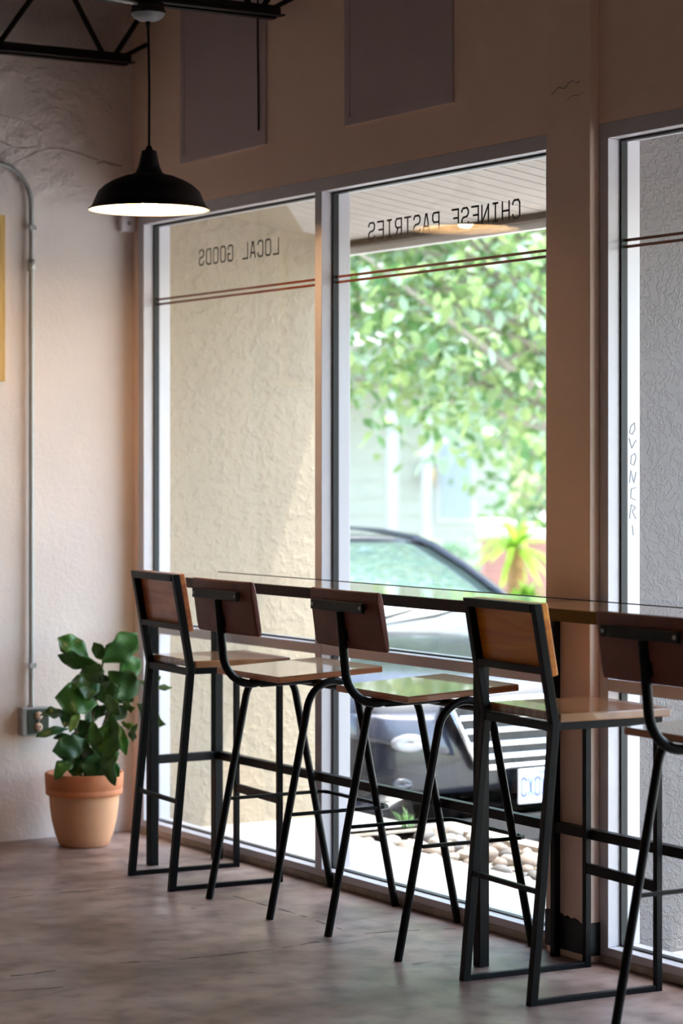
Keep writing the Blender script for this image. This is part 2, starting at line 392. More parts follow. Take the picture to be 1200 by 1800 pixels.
GL = {  # monoline strokes on a 1 x 1 cell
 'C': [[(1,.78),(1,.86),(.8,1),(.2,1),(0,.86),(0,.14),(.2,0),(.8,0),(1,.14),(1,.22)]],
 'H': [[(0,0),(0,1)],[(1,0),(1,1)],[(0,.5),(1,.5)]],
 'I': [[(.5,0),(.5,1)],[(.15,0),(.85,0)],[(.15,1),(.85,1)]],
 'N': [[(0,0),(0,1),(1,0),(1,1)]],
 'E': [[(1,0),(0,0),(0,1),(1,1)],[(0,.52),(.75,.52)]],
 'S': [[(1,.8),(1,.87),(.8,1),(.2,1),(0,.87),(0,.66),(.2,.53),(.8,.47),(1,.34),(1,.13),(.8,0),(.2,0),(0,.13),(0,.2)]],
 'P': [[(0,0),(0,1),(.8,1),(1,.87),(1,.6),(.8,.46),(0,.46)]],
 'A': [[(0,0),(.42,1),(.58,1),(1,0)],[(.14,.3),(.86,.3)]],
 'T': [[(.5,0),(.5,1)],[(0,1),(1,1)]],
 'R': [[(0,0),(0,1),(.8,1),(1,.87),(1,.62),(.8,.48),(0,.48)],[(.55,.48),(1,0)]],
 'L': [[(0,1),(0,0),(1,0)]],
 'O': [[(.2,0),(.8,0),(1,.13),(1,.87),(.8,1),(.2,1),(0,.87),(0,.13),(.2,0)]],
 'G': [[(1,.8),(1,.87),(.8,1),(.2,1),(0,.87),(0,.13),(.2,0),(.8,0),(1,.13),(1,.46),(.55,.46)]],
 'D': [[(0,0),(0,1),(.7,1),(1,.84),(1,.16),(.7,0),(0,0)]],
 'X': [[(0,0),(1,1)],[(0,1),(1,0)]], ' ': []}
def strokes(ch, ox, oz, w, h, s):
    out = []
    for pl in GL[ch]:
        for (a, b) in zip(pl[:-1], pl[1:]):
            p = Vector((ox+a[0]*w, oz+a[1]*h)); q = Vector((ox+b[0]*w, oz+b[1]*h)); d = (q-p)
            d = d.normalized() if d.length else Vector((1,0)); n = Vector((-d.y, d.x))*s/2; e = d*s*.35
            out.append([p-e-n, q+e-n, q+e+n, p-e+n])
    return out
def lettering(mb, text, y0, z0, pitch, w, h, s, xa, xb):
    for i, ch in enumerate(text):
        for k, q in enumerate(strokes(ch, y0+i*pitch, z0, w, h, s)):
            d = k*1e-5
            mb.prism([(xa, p.x, p.y) for p in q], (xb-xa+d, 0, 0))
window(1, *WB[0], texts=[('LOCAL GOODS', -1.047, 2.217, .0568, 'dark LOCAL GOODS lettering seen mirrored from inside'),
                         ('CHINESE PASTRIES', -2.533, 2.217, .0559, 'dark CHINESE PASTRIES lettering seen mirrored from inside')],
       label='pair of tall white framed shop windows left of the pillar')
window(2, *WB[1], label='tall white framed shop window right of the pillar')
window(3, *WB[2], label='tall white framed shop window further along the wall')
window(4, *WB[3], label='last tall white framed shop window along the wall')
for i, (ya, yb, _) in enumerate(WB):
    struct(box(-.001, .118, yb, ya, 0, .025).build('trim_%d' % (i+1), M_curb, bevel=.004), 'dirty mortar strip under the window frame', 'trim')
# torn black cove base round the pillar foot
cb = MB()
yy = [-3.012+.212*i/14 for i in range(15)]
hh = [.118, .122, .108, .112, .119, .121, .116, .124, .12, .127, .118, .126, .121, .13, .128]
cb.prism([(-.040, y, .022) for y in (yy[0]-.004, yy[-1])] + [(-.040, yy[i], hh[i]) for i in range(14, -1, -1)], (.005, 0, 0))
cb.box(-.040, -.0, -3.016, -3.012, .022, .118)
struct(cb.build('baseboard_pillar', M_cove), 'torn black rubber cove base at the pillar foot', 'baseboard')
# cracks in the plaster
def crack(pts, wd, name='crack', parent=None, plane='x'):
    m = MB()
    for i, (a, b) in enumerate(zip(pts[:-1], pts[1:])):
        a, b = Vector(a), Vector(b); d = (b-a).normalized(); n = Vector((-d.y, d.x)); w0 = wd*random.uniform(.4, 1); 
        q = [a-n*w0/2, b-n*w0/2, b+n*w0/2, a+n*w0/2]
        if plane == 'x': m.prism([(-.0356, p.x, p.y) for p in q], (.0012, 0, 0))
        else: m.prism([(p.x, -.0006, p.y) for p in q], (0, .0012, 0))
    m.build(name, M_crack, parent)
M_crack = plain('crack_shadow', (164,148,140), .9)
crack([(-2.825, 2.552), (-2.842, 2.56), (-2.86, 2.57), (-2.875, 2.566), (-2.892, 2.562), (-2.91, 2.575), (-2.93, 2.58), (-2.95, 2.571), (-2.965, 2.574)], .006, parent=pil)
crack([(-2.9, 2.528), (-2.93, 2.536), (-2.96, 2.535), (-2.985, 2.541)], .004, parent=pil)
crack([(-.53, 2.605), (-.5, 2.628), (-.46, 2.645), (-.42, 2.668), (-.37, 2.684), (-.32, 2.69), (-.27, 2.682), (-.22, 2.672), (-.18, 2.66), (-.15, 2.652)], .006, parent=wb, plane='y')
crack([(-.57, 2.70), (-.53, 2.685), (-.5, 2.678), (-.46, 2.68), (-.42, 2.69)], .006, parent=wb, plane='y')
crack([(-.57, 2.80), (-.52, 2.795), (-.47, 2.785), (-.42, 2.765), (-.39, 2.75)], .004, parent=wb, plane='y')
crack([(-.16, 2.640), (-.13, 2.650), (-.11, 2.645), (-.08, 2.640), (-.05, 2.637)], .012, parent=wb, plane='y')

# saw cuts and old cracks in the slab
fl_o = bpy.data.objects['floor']
M_cut = plain('slab_crack', (96,83,77), .9, var=.2, scale=30)
def slab(pts, wd):
    m = MB()
    for a, b in zip(pts[:-1], pts[1:]):
        a, b = Vector(a), Vector(b); n = max(2, int((b-a).length/.03)); prv = a
        for i in range(1, n+1):
            q = a.lerp(b, i/n)+Vector((random.uniform(-.004,.004), random.uniform(-.004,.004)))
            d = (q-prv).normalized(); nn = Vector((-d.y, d.x))*wd*random.uniform(.15, .6)
            if random.random() < .82: m.prism([(p.x, p.y, -.0008) for p in (prv-nn, q-nn, q+nn, prv+nn)], (0, 0, .0011))
            prv = q
    m.build('crack', M_cut, fl_o)
slab([(-1.664, -2.261), (-1.469, -2.292), (-1.4, -2.28)], 0.01)
slab([(-1.226, -2.275), (-1.049, -2.328), (-0.867, -2.343), (-0.71, -2.341), (-0.536, -2.316)], 0.014)
slab([(-1.19, -1.135), (-0.818, -1.138), (-0.657, -1.16), (-0.439, -1.162)], 0.008)
slab([(-0.378, -1.499), (-0.369, -1.751), (-0.361, -1.956), (-0.377, -2.191)], 0.012)
slab([(-0.351, -2.283), (-0.206, -2.318), (-0.064, -2.362)], 0.01)
slab([(-1.642, -2.449), (-1.553, -2.478), (-1.471, -2.494)], 0.009)
slab([(-0.548, -2.75), (-0.405, -2.744)], 0.006)
# grey cover panels high on the window wall
for (ya, yb, lab) in ((-.416, -1.07, 'grey painted cover panel high on the wall nearest the corner'),
                      (-1.612, -2.262, 'grey painted cover panel high on the wall left of the pillar')):
    p = empty('wall_panel', (0, (ya+yb)/2, 2.605)); tag(p, lab, 'panel', 'grey cover panels above the windows')
    e = .03
    MB().box(-.008, 0, yb, ya, 2.605, 2.605+e).box(-.008, 0, yb, yb+e, 2.605+e, 3.4).box(-.008, 0, ya-e, ya, 2.605+e, 3.4).build('border', M_panel, p, True)
    box(-.005, 0, yb+e, ya-e, 2.605+e, 3.4).build('sheet', M_panel, p, True)
tag(MB().tube([(-.012, -1.02, 3.4), (-.012, -1.022, 3.0), (-.010, -1.025, 2.66)], .0035, 6).build('hanging_wire', M_joist),
    'thin black wire hanging down the grey panel nearest the corner', 'wire')

# ---------------------------------------------------------------- outdoors: walls, eave, ground
def wing(name, ya, yb, x1, m, lab):
    zt = lambda x: 2.545-.144*x
    b = [(.118, yb, -.5), (x1, yb, -.5), (x1, ya, -.5), (.118, ya, -.5)]
    t = [(p[0], p[1], zt(p[0])) for p in b]
    return struct(MB().hexa(b, t).build(name, m, bevel=.01), lab, 'wall')
wing('wall_outer_corner', .22, 0.0, .96, M_extA, 'sunlit beige stucco wing wall outside the left window')
wing('wall_outer_pier', -2.76, -2.96, .96, M_extB, 'rough grey stucco pier outside the right window')
wing('wall_outer_pier', -5.78, -5.95, .96, M_extB, 'grey stucco pier further along the shop front')
sof = empty('soffit', (.6, -2.5, 2.5)); struct(sof, 'white boarded eave soffit outside the windows', 'soffit')
bm = MB(); bm.hexa([(.125,-.046,-.018+.0), (1.0,-.046,-.126-.018), (1.0,.046,-.126-.018), (.125,.046,-.018)],
                   [(.125,-.046,.0), (1.0,-.046,-.126), (1.0,.046,-.126), (.125,.046,.0)])
bme = bm.mesh('board'); bme.materials.append(M_soffit)
y = .45; k = 0
while y > Y_END:
    o = bpy.data.objects.new('board', bme); col.objects.link(o); o.parent = sof
    o.location = (-.6, y+2.5, 2.53-2.5+.001*random.random()); y -= .1; k += 1
MB().hexa([(.125,Y_END,2.531), (1.0,Y_END,2.405), (1.0,.5,2.405), (.125,.5,2.531)],
          [(.125,Y_END,2.56), (1.0,Y_END,2.44), (1.0,.5,2.44), (.125,.5,2.56)]).build('backing', M_soffitgap, sof, True)
tz = lambda x: 2.53-.019-.144*(x-.125)  # beige triangle under the soffit boards, cut off along a diagonal
MB().prism([(.118,-.002,tz(.118)), (.79,-.002,tz(.79)), (.118,-.89,tz(.118))], (0,0,-.008)).build('patch', M_extA, sof, True, label='beige triangle at the corner of the soffit')
struct(MB().box(.985, 1.03, Y_END, .5, 2.362, 2.47).build('trim_5', M_fasciabrown), 'brown trim board along the soffit edge', 'trim')
struct(MB().box(1.03, 1.06, Y_END, .5, 2.335, 2.55).build('trim_6', M_fascia), 'white fascia board along the eave edge', 'trim')
struct(MB().hexa([(.25,Y_END,2.6), (1.08,Y_END,2.5), (1.08,.5,2.5), (.25,.5,2.6)],
                 [(.25,Y_END,2.8), (1.08,Y_END,2.56), (1.08,.5,2.56), (.25,.5,2.8)]).build('roof_eave', M_fasciabrown), 'low shop eave roof edge', 'roof')
struct(MB().box(.12, .72, Y_END, -.5, -.45, -.012).box(.12, 1.08, -.5, 3.0, -.45, -.012).build('sidewalk', M_side, bevel=.01), 'sun bleached concrete walkway outside the window', 'walkway')
struct(MB().box(.72, 1.22, Y_END, -.5, -.45, -.07).box(1.22, 1.30, Y_END, -.5, -.45, -.03).box(.72, 1.30, -.5, -.42, -.45, -.012).build('rock_bed', M_curb), 'planting bed filled with pale rocks', 'bed')
struct(box(-30, 70, -40, 80, -.6, -.42).build('parking_lot', M_asph), 'pale sunlit parking lot', 'ground')

# river rocks, one by one
rm = []
for q in range(8):
    m = MB(); n, h = 10, 6; sx, sy, sz = random.uniform(.8, 1.2), random.uniform(.7, 1.0), random.uniform(.5, .75)
    ph = [random.uniform(0, 6) for _ in range(4)]
    prof = []
    vs_ = [(0, 0, -sz)]; fs = []
    for i in range(1, h):
        th = PI*i/h-PI/2
        for j in range(n):
            a = 2*PI*j/n; r = 1+.1*math.sin(2*a+ph[0])+.07*math.sin(3*a+ph[1]+th*2)+.05*math.sin(5*a+ph[2])
            vs_.append((sx*r*math.cos(th)*math.cos(a), sy*r*math.cos(th)*math.sin(a), sz*math.sin(th)*(1+.08*math.sin(a+ph[3]))))
    vs_.append((0, 0, sz)); T = len(vs_)-1
    for j in range(n): fs.append((0, 1+(j+1) % n, 1+j)); fs.append((T, 1+(h-2)*n+j, 1+(h-2)*n+(j+1) % n))
    for i in range(h-2):
        for j in range(n): fs.append((1+i*n+j, 1+i*n+(j+1) % n, 1+(i+1)*n+(j+1) % n, 1+(i+1)*n+j))
    m.add(vs_, fs, True); me = m.mesh('river_rock'); me.materials.append(M_rock[q % 4]); rm.append(me)
placed = []; tries = 0
while len(placed) < 290 and tries < 60000:
    tries += 1
    x, y, r = random.uniform(.745, 1.2), random.uniform(-2.3, -.52), (random.uniform(.030, .048) if tries < 1500 else random.uniform(.014, .03))
    if any((x-a)**2+(y-b)**2 < (1.16*(r+c))**2 for a, b, c in placed): continue
    placed.append((x, y, r))
    o = bpy.data.objects.new('river_rock', random.choice(rm)); col.objects.link(o)
    o.location = (x, y, -.07+r*.62); o.scale = (r, r, r); o.rotation_euler = (random.uniform(-.3,.3), random.uniform(-.3,.3), random.uniform(0,6.3))
    tag(o, 'pale rounded river rock in the bed beside the walkway', 'rock', 'river rocks in the bed outside the window')
# ================================================================== INDOOR THINGS
# ---- steel joists
def joist(y, lab):
    J = empty('ceiling_joist', (-3.2, y, 3.02)); tag(J, lab, 'joist', 'black open web ceiling joists')
    z = 3.02
    for s in (-1, 1):
        MB().box(-6.5, -.075, y+s*.012, y+s*.016, z, z+.04).box(-6.5, -.075, y+s*.012, y+s*.05, z, z+.005).build('bottom_chord', M_joist, J, True)
    MB().box(-6.5, 0, y-.045, y+.045, 3.37, 3.375).box(-6.5, 0, y-.016, y-.012, 3.375, 3.41).box(-6.5, 0, y+.012, y+.016, 3.375, 3.41).build('top_chord', M_joist, J, True)
    MB().tube([(-.11, y, z+.025), (-.0, y, z+.085)], .009, 8).build('web', M_joist, J, True)
    MB().tube([(-.14, y, z+.03), (-.005, y, 3.25)], .011, 8).build('web', M_joist, J, True)
    x = -.19
    while x > -6.2:
        MB().tube([(x, y, z+.03), (x-.2, y, 3.38)], .011, 8).build('web', M_joist, J, True)
        MB().tube([(x-.2, y, 3.38), (x-.44, y, z+.03)], .011, 8).build('web', M_joist, J, True); x -= .46
joist(-.12, 'black open web steel joist running along the back wall')
joist(-1.28, 'black open web steel joist carrying the pendant lamp')

# ---- pendant lamp
LX, LY, LZ = -.594, -1.30, 2.315
P = empty('pendant_lamp', (LX, LY, LZ)); tag(P, 'lit black warehouse pendant lamp hanging from the joist on a cord', 'lamp')
prof = [(.2065,.0),(.2065,.004),(.2015,.004),(.1915,.018),(.184,.036),(.172,.063),(.149,.084),(.119,.101),(.084,.115),(.0575,.1206),(.046,.127),(.0364,.149),(.0285,.186),(.0245,.201)]
inn = [(r-.003, max(0.0, z-.003)) for r, z in prof[2:]]
sh = MB().lathe(prof, n=56).build('shade', M_shade, P)
MB().lathe(list(reversed(inn))+[(.2065,.0)], n=56).build('reflector', M_shade_in, sh)
MB().lathe([(.0245,.199),(.018,.203),(.0125,.205),(.010,.213),(.006,.219),(.0,.219)], n=24).build('cap', M_shade, P)
MB().tube([(0,0,.217), (.001,0,.4), (-.001,.001,.55), (-.004,0,.632)], .0045, 8).build('cord', M_shade, P)
MB().lathe([(.0,.615),(.006,.615),(.0075,.63),(.0075,.642),(.0,.642)], c=(-.004,0,0), n=14).build('strain_relief', M_shade, P)
bulb = MB(); bp_ = [(0.0001,-.0)]
for i in range(1, 12):
    a = PI*i/14; bp_.append((.028*math.sin(a), .028*(1-math.cos(a))))
bp_ += [(.0135,.066),(.0135,.11),(.0,.11)]
M_bulb = emit('lit_bulb', (1.0, .60, .29, 1), 120.0)
MB().lathe(bp_, c=(0,0,.006), n=20).build('bulb', M_bulb, P)
MB().lathe([(.018,.10),(.018,.2)], n=18).build('socket', M_shade, P)
cp = MB().lathe([(.0,.70),(.054,.70),(.058,.692),(.058,.676),(.063,.674),(.063,.666),(.058,.664)], c=(-.004,0,0), n=8, smooth=False).build('canopy', M_shade, P)
MB().lathe([(.059,.666),(.05,.652),(.034,.643),(.012,.639),(.0,.639)], c=(-.004,0,0), n=32).build('dome', plain('grey_dome', (120,122,130), .45), cp)
# flexible conduit feeding the lamp
fx = MB(); pts = []
for i in range(60):
    k = i/59; pts.append((LX-.004-.05-.9*k, LY-.02, 3.008+.13*k*k+.045*k))
fx.tube(pts, .008, 8, radii=[.0085 if i % 2 else .0065 for i in range(60)])
tag(fx.build('flexible_conduit', M_galv), 'ribbed silver conduit running to the pendant lamp canopy', 'conduit')

# ---- conduit, box, picture, sensor on the back wall
cx = -.450; r_ = .0105
Cn = empty('wall_conduit', (cx, -.03, .52)); tag(Cn, 'grey steel conduit running down the plaster wall to the outlet', 'conduit')
path = [(cx, -.022, .515), (cx, -.022, 1.5), (cx, -.022, 2.46)] + [tuple(p) for p in arc((cx-.15, -.022, 2.46), .15, 0, PI/2, 10)][1:] + [(-6.49, -.022, 2.61)]
MB().tube(path, r_, 12, up=(0, -1, 0)).build('pipe', M_galv, Cn, True)
for z in (2.37, .675):
    st = MB().box(cx-.012, cx+.012, -.035, -.032, z-.009, z+.009).box(cx+.010, cx+.030, -.004, -.0005, z-.008, z+.008).box(cx+.010, cx+.013, -.035, -.0005, z-.009, z+.009).build('strap', M_galv, Cn, True)
    MB().lathe([(0,0),(.005,0),(.005,.004),(0,.004)], n=10).build('screw', M_joist, st).location = (cx+.024-cx, -.006+.03, z-.52)
cpl = MB().lathe([(.0106,-.022),(.0145,-.022),(.0145,.022),(.0106,.022)], n=14).build('coupling', M_galv, Cn); cpl.location = (0, .008, 2.225-.52)
MB().lathe([(.0106,-.0),(.015,-.0),(.015,.012),(.0106,.012)], n=8, smooth=False).build('connector', M_galv, Cn).location = (0, .008, -.008)
B = empty('outlet_box', (-.440, 0, .405)); tag(B, 'galvanised surface outlet box with two sockets beside the plant', 'outlet')
box(-.498, -.382, -.047, -.0005, .405, .515).build('box', M_galv, B, True, .004)
pl = box(-.477, -.389, -.0505, -.047, .412, .508).build('cover', M_coverplate, B, True, .002)
for z in (.482, .438):
    q = MB().lathe([(0,0),(.0165,0),(.0165,.004),(0,.004)], n=20).build('socket', M_recept, pl); q.location = (-.418+.425, -.0505, z-.405); q.rotation_euler = (PI/2, 0, 0)
for z in (.482, .438):
    q = MB().box(-.008,-.005,-.002,.008,.004,.0052).box(.005,.008,-.002,.008,.004,.0052).lathe([(0,.0052),(.0028,.0052),(.0028,.004)], (0,-.009,0), 8).build('slots', M_slot, pl)
    q.location = (-.418+.425, -.0505, z-.405); q.rotation_euler = (PI/2, 0, 0)
q = MB().lathe([(0,0),(.003,0),(.003,.0045),(0,.0045)], n=8).build('screw', M_screw, pl); q.location = (-.418+.425, -.0505, .46-.405); q.rotation_euler = (PI/2,0,0)
F = empty('picture_frame', (-.85, 0, 1.77)); tag(F, 'gold wooden picture frame hung on the left wall', 'picture')
x0, x1, z0, z1, w = -1.15, -.562, 1.773, 2.412, .022
MB().prism([(x1,-.028,z0),(x1,-.028,z1),(x1-w,-.028,z1-w),(x1-w,-.028,z0+w)], (0,.0275,0)).build('stile', M_frame, F, True)
MB().prism([(x0,-.028,z1),(x0,-.028,z0),(x0+w,-.028,z0+w),(x0+w,-.028,z1-w)], (0,.0275,0)).build('stile', M_frame, F, True)
MB().prism([(x0,-.028,z0),(x1,-.028,z0),(x1-w,-.028,z0+w),(x0+w,-.028,z0+w)], (0,.0275,0)).build('rail', M_frame, F, True)
MB().prism([(x1,-.028,z1),(x0,-.028,z1),(x0+w,-.028,z1-w),(x1-w,-.028,z1-w)], (0,.0275,0)).build('rail', M_frame, F, True)
box(x0+w, x1-w, -.012, -.001, z0+w, z1-w).build('picture', M_canvas, F, True)
S = empty('wall_sensor', (-.06, 0, 2.37)); tag(S, 'small white sensor box in the corner below the lamp', 'sensor')
box(-.066, -.003, -.035, -.0005, 2.375, 2.465).build('housing', M_white, S, True, .006)
q = MB().lathe([(0,.004),(.006,.003),(.009,0)], n=16).build('lens', plain('sensor_lens', (150,144,158), .3), S); q.location = (-.034+.06, -.035, 2.408-2.37); q.rotation_euler = (PI/2, 0, 0)

# ---- window bar counter
bx0, bx1, by0, by1 = -.345, -.03, -.765, -4.98
K = empty('bar_counter', ((bx0+bx1)/2, (by0+by1)/2, 0)); tag(K, 'long narrow window bar with glossy wood top and black steel frame', 'bar counter')
box(bx0+.006, bx1-.006, by1+.006, by0-.006, 1.036, 1.056).build('top', M_bartop, K, True)
box(bx0, bx0+.006, by1, by0, 1.021, 1.0545).build('front_rail', M_blackrail, K, True)
box(bx1-.006, bx1, by1, by0, 1.021, 1.0575).build('back_rail', M_blackrail, K, True)
box(bx0+.006, bx1-.006, by0-.006, by0, 1.021, 1.0545).build('end_rail', M_blackrail, K, True)
box(bx0+.006, bx1-.006, by1, by1+.006, 1.021, 1.0545).build('end_rail', M_blackrail, K, True)
ps = .034
for yc in (-.795, -2.872, -4.945):
    for xc in (-.322, -.0555):
        s_ = ps if xc < -.2 or yc > -1 else .022
        box(xc-s_/2, xc+s_/2, yc-s_/2, yc+s_/2, 0, 1.036).build('post', M_black, K, True, .002)
box(-.063, -.035, -4.93, -.812, .368, .398).build('foot_rail', M_blackrail, K, True, .002)
box(-.305, -.0725, -.810, -.780, .368, .398).build('side_rail', M_blackrail, K, True, .002)

# ---- stool type A: square tube, wood back
def stool_A(loc, rz, lab, wb_, ws_):
    T = empty('bar_stool', loc, rz); tag(T, lab, 'stool', 'bar stools along the window counter')
    t = .024; hy = .178
    for s in (-1, 1):
        y = s*hy
        # rear leg: rises forward to the seat, then kinks back to carry the backrest
        MB().prism([(-.222, y-t/2, 0), (-.198, y-t/2, 0), (-.128, y-t/2, .752), (-.186, y-t/2, 1.078), (-.210, y-t/2, 1.078), (-.152, y-t/2, .752)][::-1], (0, t, 0)).build('leg', M_black, T, bevel=.0015)
        box(.188, .188+t*.8, y-t*.4, y+t*.4, .0, .736).build('leg', M_black, T, bevel=.0015)
        box(-.198, .188, y-t*.35, y+t*.35, 0, .016).build('base_runner', M_black, T, bevel=.0015)
    f = MB()
    for s in (-1, 1): f.box(-.130, .207, s*hy-t*.4, s*hy+t*.4, .736, .756)
    f.box(.188, .207, -hy+t*.4, hy-t*.4, .736, .756); f.box(-.150, -.130, -hy+t*.5, hy-t*.5, .732, .754)
    f.build('seat_frame', M_black, T)
    box(-.128, .236, -hy-.012, hy+.012, .756, .781).build('seat', ws_, T, bevel=.005)
    MB().bar((-.198, -hy+t/2, 1.066), (-.198, hy-t/2, 1.066), t, t).build('back_rail', M_black, T)
    MB().bar((-.167, -hy+t/2, .896), (-.167, hy-t/2, .896), t*.8, t*.8).build('back_rail', M_black, T)
    d = Vector((-.058, 0, .326)).normalized(); n = Vector((d.z, 0, -d.x))
    a = Vector((-.139, 0, .880)); q = [a+n*.006, a+n*.026]; h = .200
    a0 = Vector((-.1513, 0, .880))+n*.0005
    MB().hexa([a0+Vector((0,-hy-.008,0)), a0+n*.022+Vector((0,-hy-.008,0)), a0+n*.022+Vector((0,hy+.008,0)), a0+Vector((0,hy+.008,0))],
              [a0+d*h+Vector((0,-hy-.008,0)), a0+d*h+n*.022+Vector((0,-hy-.008,0)), a0+d*h+n*.022+Vector((0,hy+.008,0)), a0+d*h+Vector((0,hy+.008,0))]).build('backrest', wb_, T, bevel=.004)
    MB().bar((-.1845, -hy+t/2, .302), (-.1845, hy-t/2, .302), .012, .014).build('rung', M_black, T)
    box(.190, .202, -hy+.0098, hy-.0098, .272, .302).build('footrest', M_black, T)
    return T
stool_A((-.290, -1.148, 0), math.radians(-4.3), 'wood backed square tube bar stool at the corner end of the counter', M_woodA, M_seatA)
stool_A((-.280, -3.205, 0), math.radians(-4.3), 'wood backed square tube bar stool in front of the pillar', M_woodA2, M_seatA)

# ---- stool type B: bent round tube, leather back
def stool_B(loc, rz, lab):
    T = empty('bar_stool', loc, rz); tag(T, lab, 'stool', 'bar stools along the window counter')
    hy = .212; R = .0125
    lx = lambda z: .24-.145*z/.66
    for s in (-1, 1):
        y = s*hy
        th = math.atan2(.66, .145)          # leg slope
        c = Vector((0, y, 0)); up_ = []
        # straight legs joined by an arc tangent to both
        nx, nz = math.sin(th), math.cos(th)      # outward normal of the right leg
        rad = .098; cz = .751-rad
        z_t = cz+rad*nz
        a0 = math.atan2(nz, nx)
        pts_ = [(-(.24-.005), y, 0)] + [(-rad*math.cos(a0+(PI/2-a0)*k/8), y, cz+rad*math.sin(a0+(PI/2-a0)*k/8)) for k in range(9)]
        MB().tube(pts_, R, 12, up=(0,1,0)).build('leg', M_black, T)
        MB().tube([(-p[0], p[1], p[2]) for p in pts_], R, 12, up=(0,1,0)).build('leg', M_black, T)
    MB().tube([(.05,-hy-.016,.727), (.05,hy+.016,.727)], .0135, 12).build('cross_tube', M_black, T)
    sp = [(.05,0,.738), (-.06,0,.736), (-.15,0,.734)] + [tuple(p) for p in arc((-.185,0,.842), .108, math.radians(-75), math.radians(-178), 9)] 
    sp += [(-.299,0,.90), (-.310,0,1.015)]
    MB().tube(sp, .0135, 12, up=(0,1,0)).build('spine', M_black, T)
    # seat: thin plywood with laminate top, front slightly raised
    def sl(z0, z1, g=0.0):
        b = [(-.205+g,-hy-.004+g), (.185-g,-hy-.004+g), (.185-g,hy+.004-g), (-.205+g,hy+.004-g)]
        zz = lambda x: .7815+.05*x
        return [(p[0],p[1],zz(p[0])+z0) for p in b], [(p[0],p[1],zz(p[0])+z1) for p in b]
    st = MB().hexa(*sl(-.019, -.0005)).build('seat', M_ply, T, bevel=.003)
    MB().hexa(*sl(-.0005, .0012, .002)).build('laminate', M_seatB_top, st)
    tb = MB().bar((-.3205,-.157,1.030), (-.3205,.157,1.030), .012, .030).build('back_bar', M_blackrail, T, bevel=.002)
    for y in (-.145, .145):
        q = MB().lathe([(0,.003),(.005,.002),(.006,0)], n=10).build('screw', M_screw, tb); q.location = (-.3265, y, 1.030); q.rotation_euler = (0, -PI/2, 0)
    MB().box(-.300,-.275,-.02,.02,.925,.96).build('bracket', M_black, T)
    # leather pad, bowed a little and rolled at the top
    ng, nh = 12, 6; fr, bk = [], []
    for i in range(nh+1):
        z = .903+.175*i/nh
        for j in range(ng+1):
            y = -.211+.422*j/ng; x = -.268-.026*(i/nh)-.010*(1-(y/.211)**2)
            tk = .011 if 0 < i < nh else .008
            bk.append((x-tk, y*(1-.02*(i/nh)), z)); fr.append((x+tk, y*(1-.02*(i/nh)), z))
    Nn = len(bk); f = []; w_ = ng+1
    for i in range(nh):
        for j in range(ng):
            a = i*w_+j; f.append((a, a+w_, a+w_+1, a+1)); f.append((Nn+a, Nn+a+1, Nn+a+w_+1, Nn+a+w_))
    for j in range(ng): f.append((j, j+1, Nn+j+1, Nn+j)); a = nh*w_+j; f.append((a+1, a, Nn+a, Nn+a+1))
    for i in range(nh): a = i*w_; f.append((a+w_, a, Nn+a, Nn+a+w_)); a = i*w_+ng; f.append((a, a+w_, Nn+a+w_, Nn+a))
    bb = MB(); bb.add(bk+fr, f); bo = bb.build('backrest', M_leather, T, bevel=.006)
    for p_ in bo.data.polygons: p_.use_smooth = False
    # flat footrest hoop
    z = .33; xr = -lx(z); hoop = [(xr+.012,-hy-.006,z), (.185,-hy-.006,z), (.205,-hy+.004,z), (.213,-hy+.03,z), (.213,hy-.03,z), (.205,hy-.004,z), (.185,hy+.006,z), (xr+.012,hy+.006,z)]
    hb = MB().tube(hoop, .0075, 4, up=(0,0,1), smooth=False, phase=PI/4).build('footrest', M_black, T)
    return T
stool_B((-.244, -1.722, 0), math.radians(-1.5), 'leather backed round tube bar stool next to the corner stool')
stool_B((-.246, -2.487, 0), math.radians(-2.5), 'leather backed round tube bar stool in front of the parked car')
stool_B((-.229, -3.890, 0), math.radians(-1.0), 'leather backed round tube bar stool cut off by the right edge of the picture')

# ---- potted fiddle leaf fig
PX, PY = -.328, -.238
G = empty('potted_plant', (PX, PY, 0)); tag(G, 'leafy green fiddle fig in a terracotta pot by the corner', 'plant')
pot = MB().lathe([(.0,.0),(.090,.0),(.095,.004),(.111,.045),(.124,.10),(.131,.15),(.134,.198),(.134,.2),(.112,.2),(.0,.2)], n=48).build('pot', M_terra, G)
MB().lathe([(.130,.196),(.144,.196),(.147,.2),(.147,.217),(.145,.219),(.148,.222),(.150,.274),(.147,.279),(.137,.279),(.134,.272),(.130,.205)], n=48).build('rim', M_terra_rim, pot)
MB().lathe([(.0,.252),(.06,.25),(.1,.246),(.133,.244)], n=32).build('soil', M_soil, G)
Fv = Vector((math.sin(math.radians(31.65)), math.cos(math.radians(31.65)), 0)); Rv = Vector((Fv.y, -Fv.x, 0)); Uv = Vector((0,0,1))
def pp(a, b, d=0.0):     # sketch units on the upright plane through the pot axis -> metres
    return Rv*((a-556)*.000580)+Uv*((1096-b)*.000580+.262)+Fv*d
